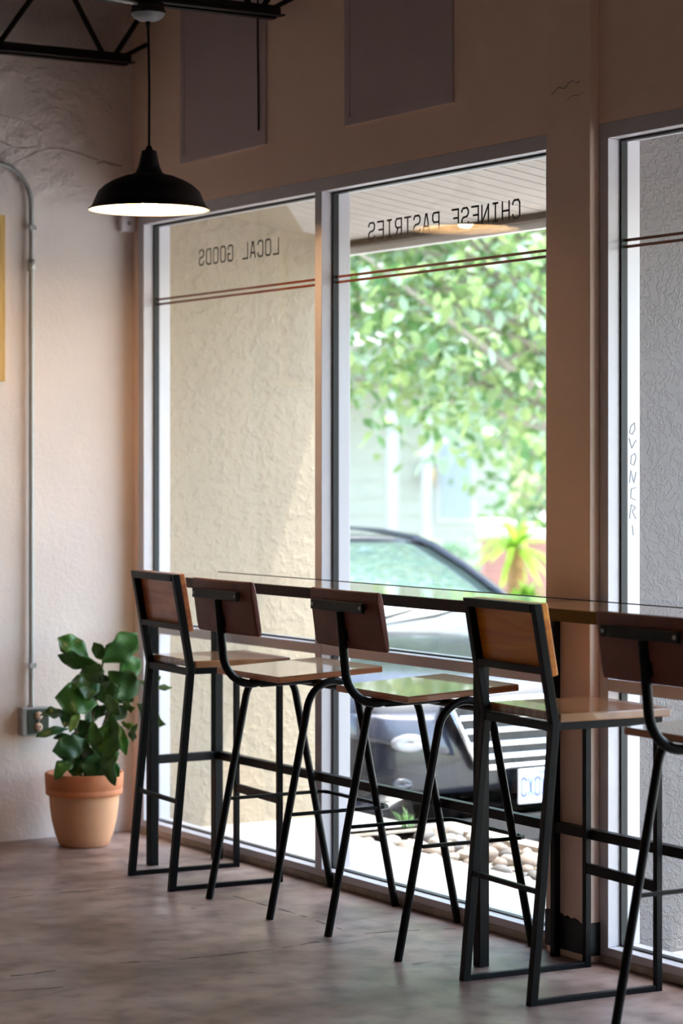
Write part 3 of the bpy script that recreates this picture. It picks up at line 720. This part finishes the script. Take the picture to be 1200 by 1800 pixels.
def leaf(base, tip, wpx, d0, d1, roll, mat, sag=.0):
    hsh = (base[0]*7.3+tip[1]*3.1) % 6.28; d1 += .05*math.sin(hsh*3)-.02; roll += .35*math.sin(hsh*5)
    A, Bp = pp(*base, d0), pp(*tip, d1); ax = Bp-A; Ln = ax.length; t = ax.normalized()
    s = t.cross(Fv).normalized(); s = Matrix.Rotation(roll, 3, t) @ s; n = s.cross(t).normalized()
    if n.dot(Fv) > 0: n = -n
    w = wpx*.00058/max(.55, abs(math.cos(roll)))
    vs_, fs = [], []; NI, NJ = 12, 6
    for i in range(NI+1):
        k = i/NI; wd = (math.sin(PI*min(1, k**1.22*.985+.012))**.8)*.53*w*(1+.10*math.sin(13*k+hsh))
        if i == 0: wd = .003
        if i == NI: wd = .002
        cen = A+ax*k+n*(Ln*(.12+.08*math.sin(hsh))*math.sin(PI*k))-Uv*(sag*k*k)
        for j in range(NJ+1):
            q = (j/NJ)*2-1; cup = .22*wd*abs(q)**1.3+.05*wd*math.sin(9*k+3*q+roll*5)
            vs_.append(cen+s*(q*wd)+n*(cup*.9+.22*wd*math.sin(14*k+2.5*q+hsh)*abs(q)))
    for i in range(NI):
        for j in range(NJ): a = i*(NJ+1)+j; fs.append((a, a+1, a+NJ+2, a+NJ+1))
    lo = MB().add(vs_, fs, True).build('leaf', mat, G)
    so = lo.modifiers.new('thickness', 'SOLIDIFY'); so.thickness = .0012
    # raised midrib
    MB().tube([A+ax*(i/6)+n*(Ln*(.12+.08*math.sin(hsh))*math.sin(PI*i/6)-.001)-Uv*(sag*(i/6)**2) for i in range(7)], .0014, 5, radii=[.002,.0019,.0017,.0014,.001,.0008,.0005]).build('midrib', M_leaflight, lo)
Lf, Ld, Ll = M_leaf, M_leafdark, M_leaflight
LV = [((590,330),(385,182),120,.0,.0,.3,Lf), ((650,345),(388,292),105,-.03,-.05,-.5,Lf), ((695,335),(622,212),84,.02,.03,.3,Lf),
 ((675,345),(905,150),165,-.01,.0,.25,Lf), ((770,450),(915,325),130,.02,.06,.2,Lf), ((665,350),(585,500),150,-.03,-.06,.4,Ld),
 ((570,400),(600,580),130,-.02,-.05,-.6,Ld), ((655,610),(385,560),190,-.06,-.1,.2,Lf), ((720,400),(905,560),190,-.03,-.02,.2,Ld),
 ((880,455),(1138,512),70,.0,.04,.9,Ll), ((900,620),(1095,755),110,.03,.05,.5,Lf), ((470,700),(285,680),52,-.04,-.06,.9,Ld),
 ((460,775),(265,812),52,-.05,-.07,.8,Ld), ((480,820),(365,835),40,-.05,-.06,.7,Ld), ((590,860),(372,905),150,-.05,-.06,.3,Ld),
 ((630,710),(675,895),95,-.11,-.13,.3,Lf), ((765,670),(745,955),145,-.10,-.13,.1,Lf), ((800,760),(848,940),70,-.03,-.03,.4,Lf),
 ((685,945),(815,1060),120,-.11,-.14,.2,Lf), ((790,900),(795,1112),90,-.07,-.14,.4,Lf), ((500,975),(395,1088),85,-.06,-.08,.3,Lf),
 ((530,950),(505,1085),105,-.05,-.06,-.2,Lf), ((640,930),(610,1092),150,-.06,-.07,.1,Ld), ((545,655),(498,772),58,-.10,-.12,.2,Ll),
 ((715,545),(828,662),80,-.09,-.12,.3,Lf), ((690,470),(745,610),150,-.01,-.03,.3,Ld), ((600,600),(700,690),130,-.01,-.02,.3,Ld),
 ((500,630),(450,755),110,-.03,-.05,.2,Ld), ((800,600),(895,640),66,.0,.02,.6,Ll), ((800,735),(888,742),46,.0,.02,.7,Ll),
 ((590,780),(545,985),150,-.04,-.05,.2,Ld), ((700,760),(640,940),140,.0,.0,.2,Ld), ((980,430),(1062,437),44,.04,.06,.8,Ll),
 ((620,480),(520,420),90,.02,.04,.3,Ld), ((690,880),(760,1000),120,-.02,-.04,.1,Ld), ((620,860),(690,1000),120,.02,.03,.3,Ld),
 ((860,520),(780,620),90,.03,.03,.3,Lf), ((900,760),(868,885),50,.05,.05,.4,Lf)]
LV += [((600,520),(470,470),130,.0,.02,.4,Ld), ((640,720),(560,640),120,.02,.02,.3,Ld), ((560,900),(470,820),120,.0,.0,.3,Ld), ((700,600),(820,720),130,.02,.03,.3,Ld),
 ((760,620),(860,520),120,.04,.05,.3,Ld), ((610,980),(700,1085),120,-.04,-.05,.2,Ld), ((730,830),(820,880),110,.03,.04,.4,Lf), ((470,560),(430,660),110,.0,-.02,.4,Lf), ((530,720),(610,830),120,-.02,-.03,.3,Ld),
 ((640,420),(720,520),120,.03,.03,.3,Ld)]
for a in LV: leaf(a[0], a[1], a[2]*1.05, *a[3:])
MB().tube([pp(570,1110), pp(575,950), pp(600,760,-.01), pp(640,560,.0), pp(680,345)], .008, 8, radii=[.011,.010,.008,.006,.004]).build('stem', M_stem, G)
MB().tube([pp(600,1110,.02), pp(640,900,.02), pp(720,650,.02), pp(800,470,.02), pp(880,400,.03)], .008, 8, radii=[.009,.008,.007,.005,.003]).build('stem', M_stem, G)
MB().tube([pp(545,1110,-.02), pp(530,950,-.03), pp(510,780,-.05), pp(480,640,-.06)], .007, 8, radii=[.008,.007,.006,.004]).build('stem', M_stem, G)
# marker scrawl on the outer jamb of the right window
sg = MB(); zz = 1.575
def scrib(pts_):
    for a, b in zip(pts_[:-1], pts_[1:]):
        sg.bar((a[0], -3.0524, a[1]), (b[0], -3.0524, b[1]), .0026, .0012, up=(0,1,0))
for (dz, gl) in ((0, [(.098,0),(.084,-.012),(.080,-.03),(.09,-.034),(.1,-.02),(.098,0)]), (.045, [(.078,0),(.088,-.03),(.104,-.006)]), (.09, [(.1,0),(.086,-.008),(.084,-.03),(.096,-.034),(.104,-.014),(.1,0)]),
                 (.14, [(.08,-.036),(.084,0),(.096,-.036),(.104,-.004)]), (.19, [(.104,0),(.086,-.004),(.084,-.03),(.102,-.036)]), (.24, [(.08,-.04),(.086,0),(.102,-.008),(.09,-.02),(.104,-.042)]), (.30, [(.09,0),(.094,-.03)])):
    scrib([(x, zz-dz+z) for x, z in gl])
sg.build('scrawl', M_scratch, bpy.data.objects['window_2'], True, label='faint grey marker scrawl down the outer jamb')
# ================================================================== OUTDOOR THINGS
CAMP = Vector((-4.34, -8.62, 1.45))
def at(u, v, Z):    # point at depth Z along the sight line through picture position (u, v)
    return CAMP+(Fv+Rv*((u-600)/4250)-Uv*((v-818)/4250))*Z
M_paint = plain('dark_car_paint', (30,31,40), .25, var=.05, coat=.35, spec=.4)
M_chrome = plain('chrome', (230,232,236), .12, metal=1.0)
M_carglass = plain('car_glass', (70,88,88), .04, spec=.8, coat=1.0)
M_lens = plain('headlamp_lens', (128,128,134), .25, coat=.4)
M_tyre = plain('tyre_rubber', (24,24,25), .8)
M_trimblack = plain('black_plastic', (22,22,24), .5)
M_plate = plain('plate_white', (196,198,206), .5)
M_platetx = plain('plate_blue', (84,104,180), .5)
# ---- parked car (nose towards -y)
GZ = -.42; CXc, CY0 = 2.02, .06
V = empty('parked_car', (CXc, CY0+2.3, GZ)); tag(V, 'dark car parked nose forward just outside the window', 'car')
def cw(xl, yl, z): return (yl, xl-2.3, z)       # car space -> local
def loft(stations, closed_ends=True):
    """stations: (xl, [(y,z)... half section from bottom centre to top centre])"""
    vs_, fs = [], []; n = None
    for xl, half in stations:
        ring = [(y, z) for y, z in half]+[(-y, z) for y, z in reversed(half[1:-1])]
        n = len(ring); vs_ += [cw(xl+dx if False else xl, y, z) for (y, z), dx in zip(ring, [0]*n)]
    for i in range(len(stations)-1):
        for j in range(n): fs.append((i*n+j, i*n+(j+1) % n, (i+1)*n+(j+1) % n, (i+1)*n+j))
    fs.append(tuple(range(n))[::-1]); fs.append(tuple(range((len(stations)-1)*n, len(stations)*n)))
    return vs_, fs
def sect(hw, zb, zs, zt):
    return [(0,zb), (hw*.8,zb), (hw*.95,zb+.06), (hw,zb+.22), (hw*.995,(zb+zs)/2+.08), (hw*.97,zs-.04), (hw*.9,zs+.03), (hw*.6,zt-.012), (hw*.25,zt), (0,zt)]
ST = [(.0,.60,.27,.60,.66),(.03,.76,.23,.68,.78),(.09,.85,.20,.77,.88),(.2,.905,.19,.84,.94),(.45,.94,.19,.89,1.0),(.8,.95,.19,.93,1.045),(1.15,.955,.19,.97,1.09),
      (1.6,.955,.2,1.0,1.10),(2.6,.955,.2,1.02,1.11),(3.6,.955,.2,1.03,1.12),(4.3,.94,.24,1.03,1.12),(4.6,.88,.3,.98,1.06),(4.7,.78,.36,.9,.98)]
vv, ff = loft([(x, sect(*p)) for x, *p in ST])
body = MB().add(vv, ff, True).build('body', M_paint, V)
from mathutils.bvhtree import BVHTree
BV = BVHTree.FromPolygons([Vector(p) for p in vv], ff)
M_headlamp = plain('headlamp_housing', (50,52,64), .2, coat=.4)
def patch(corners, nu, nv, lift, th, name, mat):
    """panel laid on the front of the body inside four (lateral, height) corners"""
    rnd = not isinstance(corners[0], tuple); c = None if rnd else [Vector(p) for p in corners]; vs_ = []; fs = []
    for i in range(nu+1):
        for j in range(nv+1):
            if rnd:
                a = 2*PI*i/nu; k = .05+.95*j/nv; p = Vector((corners[0]+corners[2]*k*math.cos(a), corners[1]+corners[3]*k*math.sin(a)))
            else: p = c[0].lerp(c[3], i/nu).lerp(c[1].lerp(c[2], i/nu), j/nv)
            h = BV.ray_cast(Vector((p.x, -6, p.y)), Vector((0,1,0)))[0]
            if h is None: h = Vector((p.x, -2.0, p.y))
            vs_.append((h.x, h.y-lift, h.z))
    for i in range(nu):
        for j in range(nv): a = i*(nv+1)+j; fs.append((a, a+1, a+nv+2, a+nv+1))
    o = MB().add(vs_, fs, True).build(name, mat, V); m = o.modifiers.new('thickness', 'SOLIDIFY'); m.thickness = th; m.offset = 0
    return o
def gsec(hb, ht, z0, zt): return [(0,z0),(hb,z0),(hb-(hb-ht)*.45,z0+(zt-z0)*.5),(ht,zt-.03),(ht*.8,zt-.006),(ht*.4,zt),(0,zt)]
GS = [(1.10,.80,.79,1.02,1.09),(1.35,.83,.76,1.02,1.235),(1.6,.84,.72,1.02,1.36),(1.85,.85,.68,1.03,1.465),(2.0,.85,.66,1.03,1.50)]
gv, gf = loft([(x, gsec(*p)) for x, *p in GS]); wsh = MB().add(gv, gf, True).build('windshield', M_carglass, V)
GR = [(2.0,.85,.66,1.03,1.50),(2.3,.86,.655,1.03,1.525),(3.0,.86,.65,1.03,1.535),(3.7,.86,.64,1.03,1.51),(4.2,.84,.6,1.03,1.36),(4.5,.8,.6,1.02,1.15)]
gv, gf = loft([(x, gsec(*p)) for x, *p in GR]); cabin = MB().add(gv, gf, True).build('cabin', M_carglass, V)
rv, rf = [], []
for x, hb, ht, z0, zt in [(1.93,.85,.67,1.03,1.485)]+GR[:-1]:
    for k in range(9): y = -ht-.01+(2*ht+.02)*k/8; rv.append(cw(x, y, zt+.012-.03*(abs(y)/ht)**4))
for i in range(len(GR)-1):
    for k in range(8): a = i*9+k; rf.append((a, a+1, a+10, a+9))
ro = MB().add(rv, rf, True).build('roof', M_paint, V); so = ro.modifiers.new('thickness', 'SOLIDIFY'); so.thickness = .02
for s in (-1, 1):
    MB().tube([cw(x+.0, s*(ht+.015), zt-.015) for x, hb, ht, z0, zt in GS[:]], .022, 8).build('roof_pillar', M_paint, V)
    MB().tube([cw(x, s*(ht+.01), zt-.012) for x, hb, ht, z0, zt in GR], .018, 8).build('roof_rail', M_trimblack, V)
    m = MB().lathe([(0,-.06),(.06,-.05),(.09,0),(.06,.05),(0,.06)], n=14).build('mirror', M_paint, V); m.location = cw(1.5, s*1.03, 1.08); m.scale = (1.1,.6,.8)
    # headlamp wrapped round the front corner
    hp = patch([(s*.885,.70),(s*.875,.80),(s*.50,.79),(s*.44,.61)], 10, 5, .006, .012, 'headlamp', M_headlamp)
    for cxl, czl, rl in ((.66,.675,.085),):
        rp = patch((s*cxl, czl, rl, rl*.45), 16, 3, .014, .006, 'reflector', M_lens); rp.parent = hp
    patch((s*.70,.50,.05,.026), 14, 3, .006, .01, 'fog_lamp', M_headlamp)
    for xl in (.95, 3.72):
        wh = empty('wheel', (0,0,0)); wh.parent = V; wh.location = cw(xl, s*.86, .345)
        t_ = MB(); t_.lathe([(.2,-.11),(.32,-.11),(.345,-.08),(.345,.08),(.32,.11),(.2,.11)], n=28); o = t_.build('tyre', M_tyre, wh); o.rotation_euler = (0, PI/2, 0)
        o = MB().lathe([(0,.09),(.05,.1),(.2,.085),(.215,.1),(.215,-.1)], n=24).build('rim', M_chrome, wh); o.rotation_euler = (0, PI/2*s, 0)
# grille: dark opening, chrome surround and bars
MB().prism([cw(-.03, y, z) for y, z in ((-.47,.82),(.47,.82),(.33,.56),(-.33,.56))], (0, .10, 0)).build('grille', M_trimblack, V)
for z, hw in ((.775,.44),(.715,.41),(.655,.38),(.60,.35)):
    MB().bar(cw(-.04, -hw, z), cw(-.04, hw, z), .022, .022).build('grille_bar', M_chrome, V, bevel=.004)
MB().tube([cw(-.035, y, z) for y, z in ((-.33,.55),(-.48,.825),(-.2,.845),(.2,.845),(.48,.825),(.33,.55),(-.33,.55))], .016, 8).build('grille_surround', M_chrome, V)
bpv, bpf = loft([(-.06, sect(.70,.24,.38,.40)), (-.02, sect(.84,.2,.42,.44)), (.1, sect(.93,.2,.44,.46)), (.3, sect(.962,.2,.44,.46))])
MB().add(bpv, bpf, True).build('bumper', M_paint, V)
plt = box(-.1525, .1525, -2.3-.085, -2.3-.078, .388, .540).build('licence_plate', M_plate, V, bevel=.003)
mb = MB()
for i, ch in enumerate('CXOX'):
    for q in strokes(ch, -.136+i*.037, .422, .024, .078, .0095):
        mb.prism([(p.x, -2.3-.0852, p.y) for p in q], (0, -.001, 0))
mb.build('plate_letters', M_platetx, plt, label='blue licence plate characters')
MB().bar((-.05,-2.3-.0853,.522), (.05,-2.3-.0853,.522), .001, .010).build('plate_heading', M_platetx, plt)
for y in (-.1, .1):
    MB().tube([cw(1.12, y*1.5-.25, 1.10), cw(1.16, y*1.5+.1, 1.135), cw(1.22, y*1.5+.3, 1.16)], .008, 6).build('wiper', M_trimblack, V)

# ---- house across the lot
M_siding = plain('sage_siding', (172,175,164), .8, var=.03)
M_trimw = plain('house_white_trim', (186,186,184), .7)
M_roofh = plain('house_roof', (150,146,142), .9, var=.15)
M_housewin = plain('house_window_glass', (160,170,180), .2)
Hc = at(700, 818, 26); Hc.z = GZ
Hs = empty('house', Hc, -math.radians(31.65)+math.radians(8)); tag(Hs, 'pale sage sided house with white porch posts across the lot', 'house')
box(-3.2, 1.25, .12, 3, 0, 3.2).build('wall', M_siding, Hs)
pk = MB().hexa([(-3.2,.09,0),(1.25,.09,0),(1.25,.12,0),(-3.2,.12,0)], [(-3.2,.108,.2),(1.25,.108,.2),(1.25,.12,.2),(-3.2,.12,.2)]).mesh('plank'); pk.materials.append(M_siding)
for i in range(16):
    o = bpy.data.objects.new('plank', pk); col.objects.link(o); o.parent = Hs; o.location = (0, 0, i*.19)
for x in (-2.4, -.22, .14):
    MB().box(x-.05, x+.05, -1.0, -.9, 0, 2.9).box(x-.09, x+.09, -1.03, -.85, 0, .12).box(x-.09, x+.09, -1.03, -.85, 2.75, 2.9).build('porch_post', M_trimw, Hs)
box(-3.3, 1.3, -1.1, -.8, 2.9, 3.1).build('porch_beam', M_trimw, Hs)
MB().hexa([(-3.5,-1.3,3.1),(1.4,-1.3,3.1),(1.4,3.2,3.1),(-3.5,3.2,3.1)], [(-3.5,.9,4.2),(1.4,.9,4.2),(1.4,1.1,4.2),(-3.5,1.1,4.2)]).build('roof', M_roofh, Hs)
w = box(.42, .86, .07, .1, 1.25, 2.2).build('window', M_trimw, Hs); box(.47, .81, .06, .07, 1.3, 2.15).build('pane', M_housewin, w)
MB().lathe([(0,1.62),(.05,1.64),(.07,1.82),(.03,1.87),(0,1.88)], c=(.33,0,0), n=12).build('porch_lamp', plain('brass_lamp', (190,150,80), .4, metal=.5), Hs)

# ---- trees
M_tl = [leaf_mat('tree_leaf', (168,190,132), .5, .22, .5, .3, 3.0), leaf_mat('tree_leaf_cool', (176,202,180), .5, .18, .4, .5, 3.0), leaf_mat('tree_leaf_dark', (108,148,92), .45, .25, .5, .3, 3.0)]
M_bark = plain('pale_bark', (176,164,152), .9, var=.2, scale=12)
def leaf_me(mat):
    m = MB(); m.add([(0,0,0),(.35,.3,.06),(.75,.26,.05),(1.05,0,-.05),(.75,-.26,.05),(.35,-.3,.06),(.5,0,0)], [(0,6,1),(1,6,2),(2,6,3),(3,6,4),(4,6,5),(5,6,0)], True)
    me = m.mesh('leaf'); me.materials.append(mat); return me
LM = [leaf_me(m) for m in M_tl]
def tree(name, base, centre, rad, nclump, per, lsize, lab, nind, low=None, mats=M_tl, trunk_r=.13, group=None, keep=None):
    T = empty(name, base); tag(T, lab, 'tree', group)
    c = Vector(centre)-Vector(base)
    tk = [Vector((0,0,0)), c*.35+Vector((.1,0,-.1)), c*.7+Vector((-.1,.05,.1)), c+Vector((0,0,rad[2]*.5))]
    MB().tube(tk, trunk_r, 10, radii=[trunk_r,trunk_r*.8,trunk_r*.6,trunk_r*.2]).build('trunk', M_bark, T)
    st = [MB() for _ in mats]; n_ind = 0; cl = []
    for k in range(nclump):
        while True:
            q = Vector((random.uniform(-1,1), random.uniform(-1,1), random.uniform(-1,1)))
            if .25 < q.length < 1: break
        p = c+Vector((q.x*rad[0], q.y*rad[1], q.z*rad[2])); cl.append(p)
        if k % 4 == 0:
            s0 = tk[1].lerp(tk[3], random.random()); mid = s0.lerp(p, .5)+Vector((0,0,-.1+.2*random.random()))
            MB().tube([s0, mid, p], .02, 6, radii=[.035,.022,.008]).build('branch', M_bark, T)
        for j in range(per):
            d = Vector((random.gauss(0,1), random.gauss(0,1), random.gauss(0,.8)))*.2
            pos = p+d; s = lsize*random.uniform(.7,1.25); mi = random.choices(range(len(mats)), [5,3,3][:len(mats)])[0]
            rot = Matrix.Rotation(random.uniform(0,6.28),3,'Z') @ Matrix.Rotation(random.uniform(-.3,1.3),3,'Y') @ Matrix.Rotation(random.uniform(-.8,.8),3,'X')
            if n_ind < nind and (keep is None or keep(pos+Vector(base))):
                o = bpy.data.objects.new('leaf', LM[mi]); col.objects.link(o); o.parent = T
                o.matrix_local = Matrix.Translation(pos) @ rot.to_4x4() @ Matrix.Scale(s, 4); n_ind += 1
            else:
                b = [(0,0,0),(.4,.3,.06),(.8,.24,.04),(1.05,0,-.05),(.8,-.24,.04),(.4,-.3,.06)]
                st[mi].add([pos+rot @ (Vector(x)*s) for x in b], [(0,3,2,1),(0,5,4,3)], True)
    for m_, mt in zip(st, mats):
        if m_.v: o = m_.build('foliage', mt, T); o['kind'] = 'stuff'
    return T
inview = lambda p: (lambda q: 605 < 600+4250*q.dot(Rv)/q.dot(Fv) < 962 and 390 < 818-4250*q.z/q.dot(Fv) < 800)(p-CAMP)
tc = at(800, 818, 16.5)
tree('shade_tree', (tc.x+2.3, tc.y-.9, GZ), (tc.x+.5, tc.y, 3.5), (2.6, 2.3, 1.95), 520, 44, .100, 'leafy green shade tree beyond the parked car filling the window', 300, keep=inview)
tb = at(1030, 818, 23)
tree('background_tree', (tb.x, tb.y, GZ), (tb.x, tb.y, 1.75), (1.3, 1.3, 1.5), 110, 34, .14, 'pale green tree far behind the palm plant', 0)
td = at(520, 818, 46)
tree('background_tree', (td.x, td.y, GZ), (td.x, td.y, 5.2), (5.0, 4.0, 3.0), 150, 30, .3, 'tall pale tree rising behind the sage house', 0)
te = at(1110, 818, 40)
tree('background_tree', (te.x, te.y, GZ), (te.x, te.y, 4.0), (4.0, 3.0, 3.6), 150, 30, .3, 'tall pale tree at the far right behind the house', 0)
# ---- yellow green palm plant in front of a red planter
M_palm = leaf_mat('palm_frond', (150,188,72), .5, .2, .5, .3, 3.0)
M_palmtrunk = plain('palm_trunk', (150,112,70), .9, var=.25, scale=20)
M_red = plain('red_planter', (170,122,114), .8, var=.1, scale=6)
pb = at(905, 818, 19.0); pz = 1.45-(965-818)/4250*19.0
PP = empty('palm_plant', (pb.x, pb.y, GZ)); tag(PP, 'yellow green spiky palm plant beyond the parked car', 'plant')
MB().tube([(0,0,0), (.01,0,.6), (0,0,pz-GZ)], .06, 10, radii=[.1,.08,.07]).build('trunk', M_palmtrunk, PP)
for i in range(60):
    a = random.uniform(0, 6.28); el = random.uniform(-.25, 1.35); Ln = random.uniform(.34, .52); w = .024
    d = Vector((math.cos(a)*math.cos(el), math.sin(a)*math.cos(el), math.sin(el))); s = Vector((-math.sin(a), math.cos(a), 0)); vs_ = []
    for k in range(6):
        q = k/5; c = Vector((0,0,pz-GZ))+d*(Ln*q)-Uv*(.22*q*q); ww_ = w*math.sin(PI*min(.98, q*.85+.12))
        vs_ += [c-s*ww_, c+Uv*.006, c+s*ww_]
    o = MB().add(vs_, [f for k in range(5) for f in ((k*3, k*3+1, k*3+4, k*3+3), (k*3+1, k*3+2, k*3+5, k*3+4))], True).build('frond', M_palm, PP)
for i, (u, Z, sx, h, lab) in enumerate(((930, 20.5, .8, 1.25, 'red planter box directly behind the palm plant'), (868, 21.5, .22, 1.32, 'narrow red planter left of the palm plant'))):
    p = at(u, 818, Z); Q = empty('planter_box', (p.x, p.y, GZ), -math.radians(31.65)); tag(Q, lab, 'planter', 'red planters across the lot')
    box(-sx/2, sx/2, -.2, .2, 0, h).build('box', M_red, Q, bevel=.02); box(-sx/2-.03, sx/2+.03, -.23, .23, h, h+.07).build('cap', M_trimw, Q, bevel=.01)
# ---- low shrubs
def shrub(u, Z, r, h, lab, mats):
    p = at(u, 818, Z); T = empty('shrub', (p.x, p.y, GZ)); tag(T, lab, 'shrub', 'shrubs across the lot'); st = MB()
    for j in range(700):
        a = random.uniform(0,6.28); q = random.random()**.5; z = random.uniform(.05, 1)
        pos = Vector((r*q*math.cos(a)*math.sin(PI*min(.95,z*.75+.2)), r*q*math.sin(a)*math.sin(PI*min(.95,z*.75+.2)), h*z)); s = .1*random.uniform(.7,1.3)
        rot = Matrix.Rotation(random.uniform(0,6.28),3,'Z') @ Matrix.Rotation(random.uniform(-1.2,.4),3,'Y')
        st.add([pos+rot @ (Vector(x)*s) for x in [(0,0,0),(.4,.26,.06),(1,0,0),(.4,-.26,.06)]], [(0,1,2,3)], True)
    o = st.build('foliage', mats, T); o['kind'] = 'stuff'
    MB().tube([(0,0,0),(0,0,h*.6)], .03, 6).build('stem', M_bark, T)
shrub(800, 22.6, .42, 1.15, 'pale green shrub left of the palm plant', M_tl[1])
shrub(925, 17.5, .34, .95, 'bright yellow green shrub below the palm plant', M_palm)
shrub(752, 24, .4, 1.1, 'small pale shrub at the foot of the sage house', M_tl[0])
# grass tuft at the edge of the rock bed
gt = MB()
for i in range(26):
    a = random.uniform(0, 6.28); l = random.uniform(.05, .12); b = Vector((1.02+random.uniform(-.03,.03), -.455+random.uniform(-.03,.03), -.012))
    d = Vector((math.cos(a)*.6, math.sin(a)*.6, 1)).normalized(); s = Vector((-math.sin(a), math.cos(a), 0))*.003
    gt.add([b-s, b+s, b+d*l*.6+s*.7, b+d*l*.6-s*.7, b+d*l-Uv*l*.15], [(0,1,2,3),(3,2,4)])
tag(gt.build('grass_tuft', M_tl[2]), 'small green grass tuft at the end of the rock bed', 'grass')
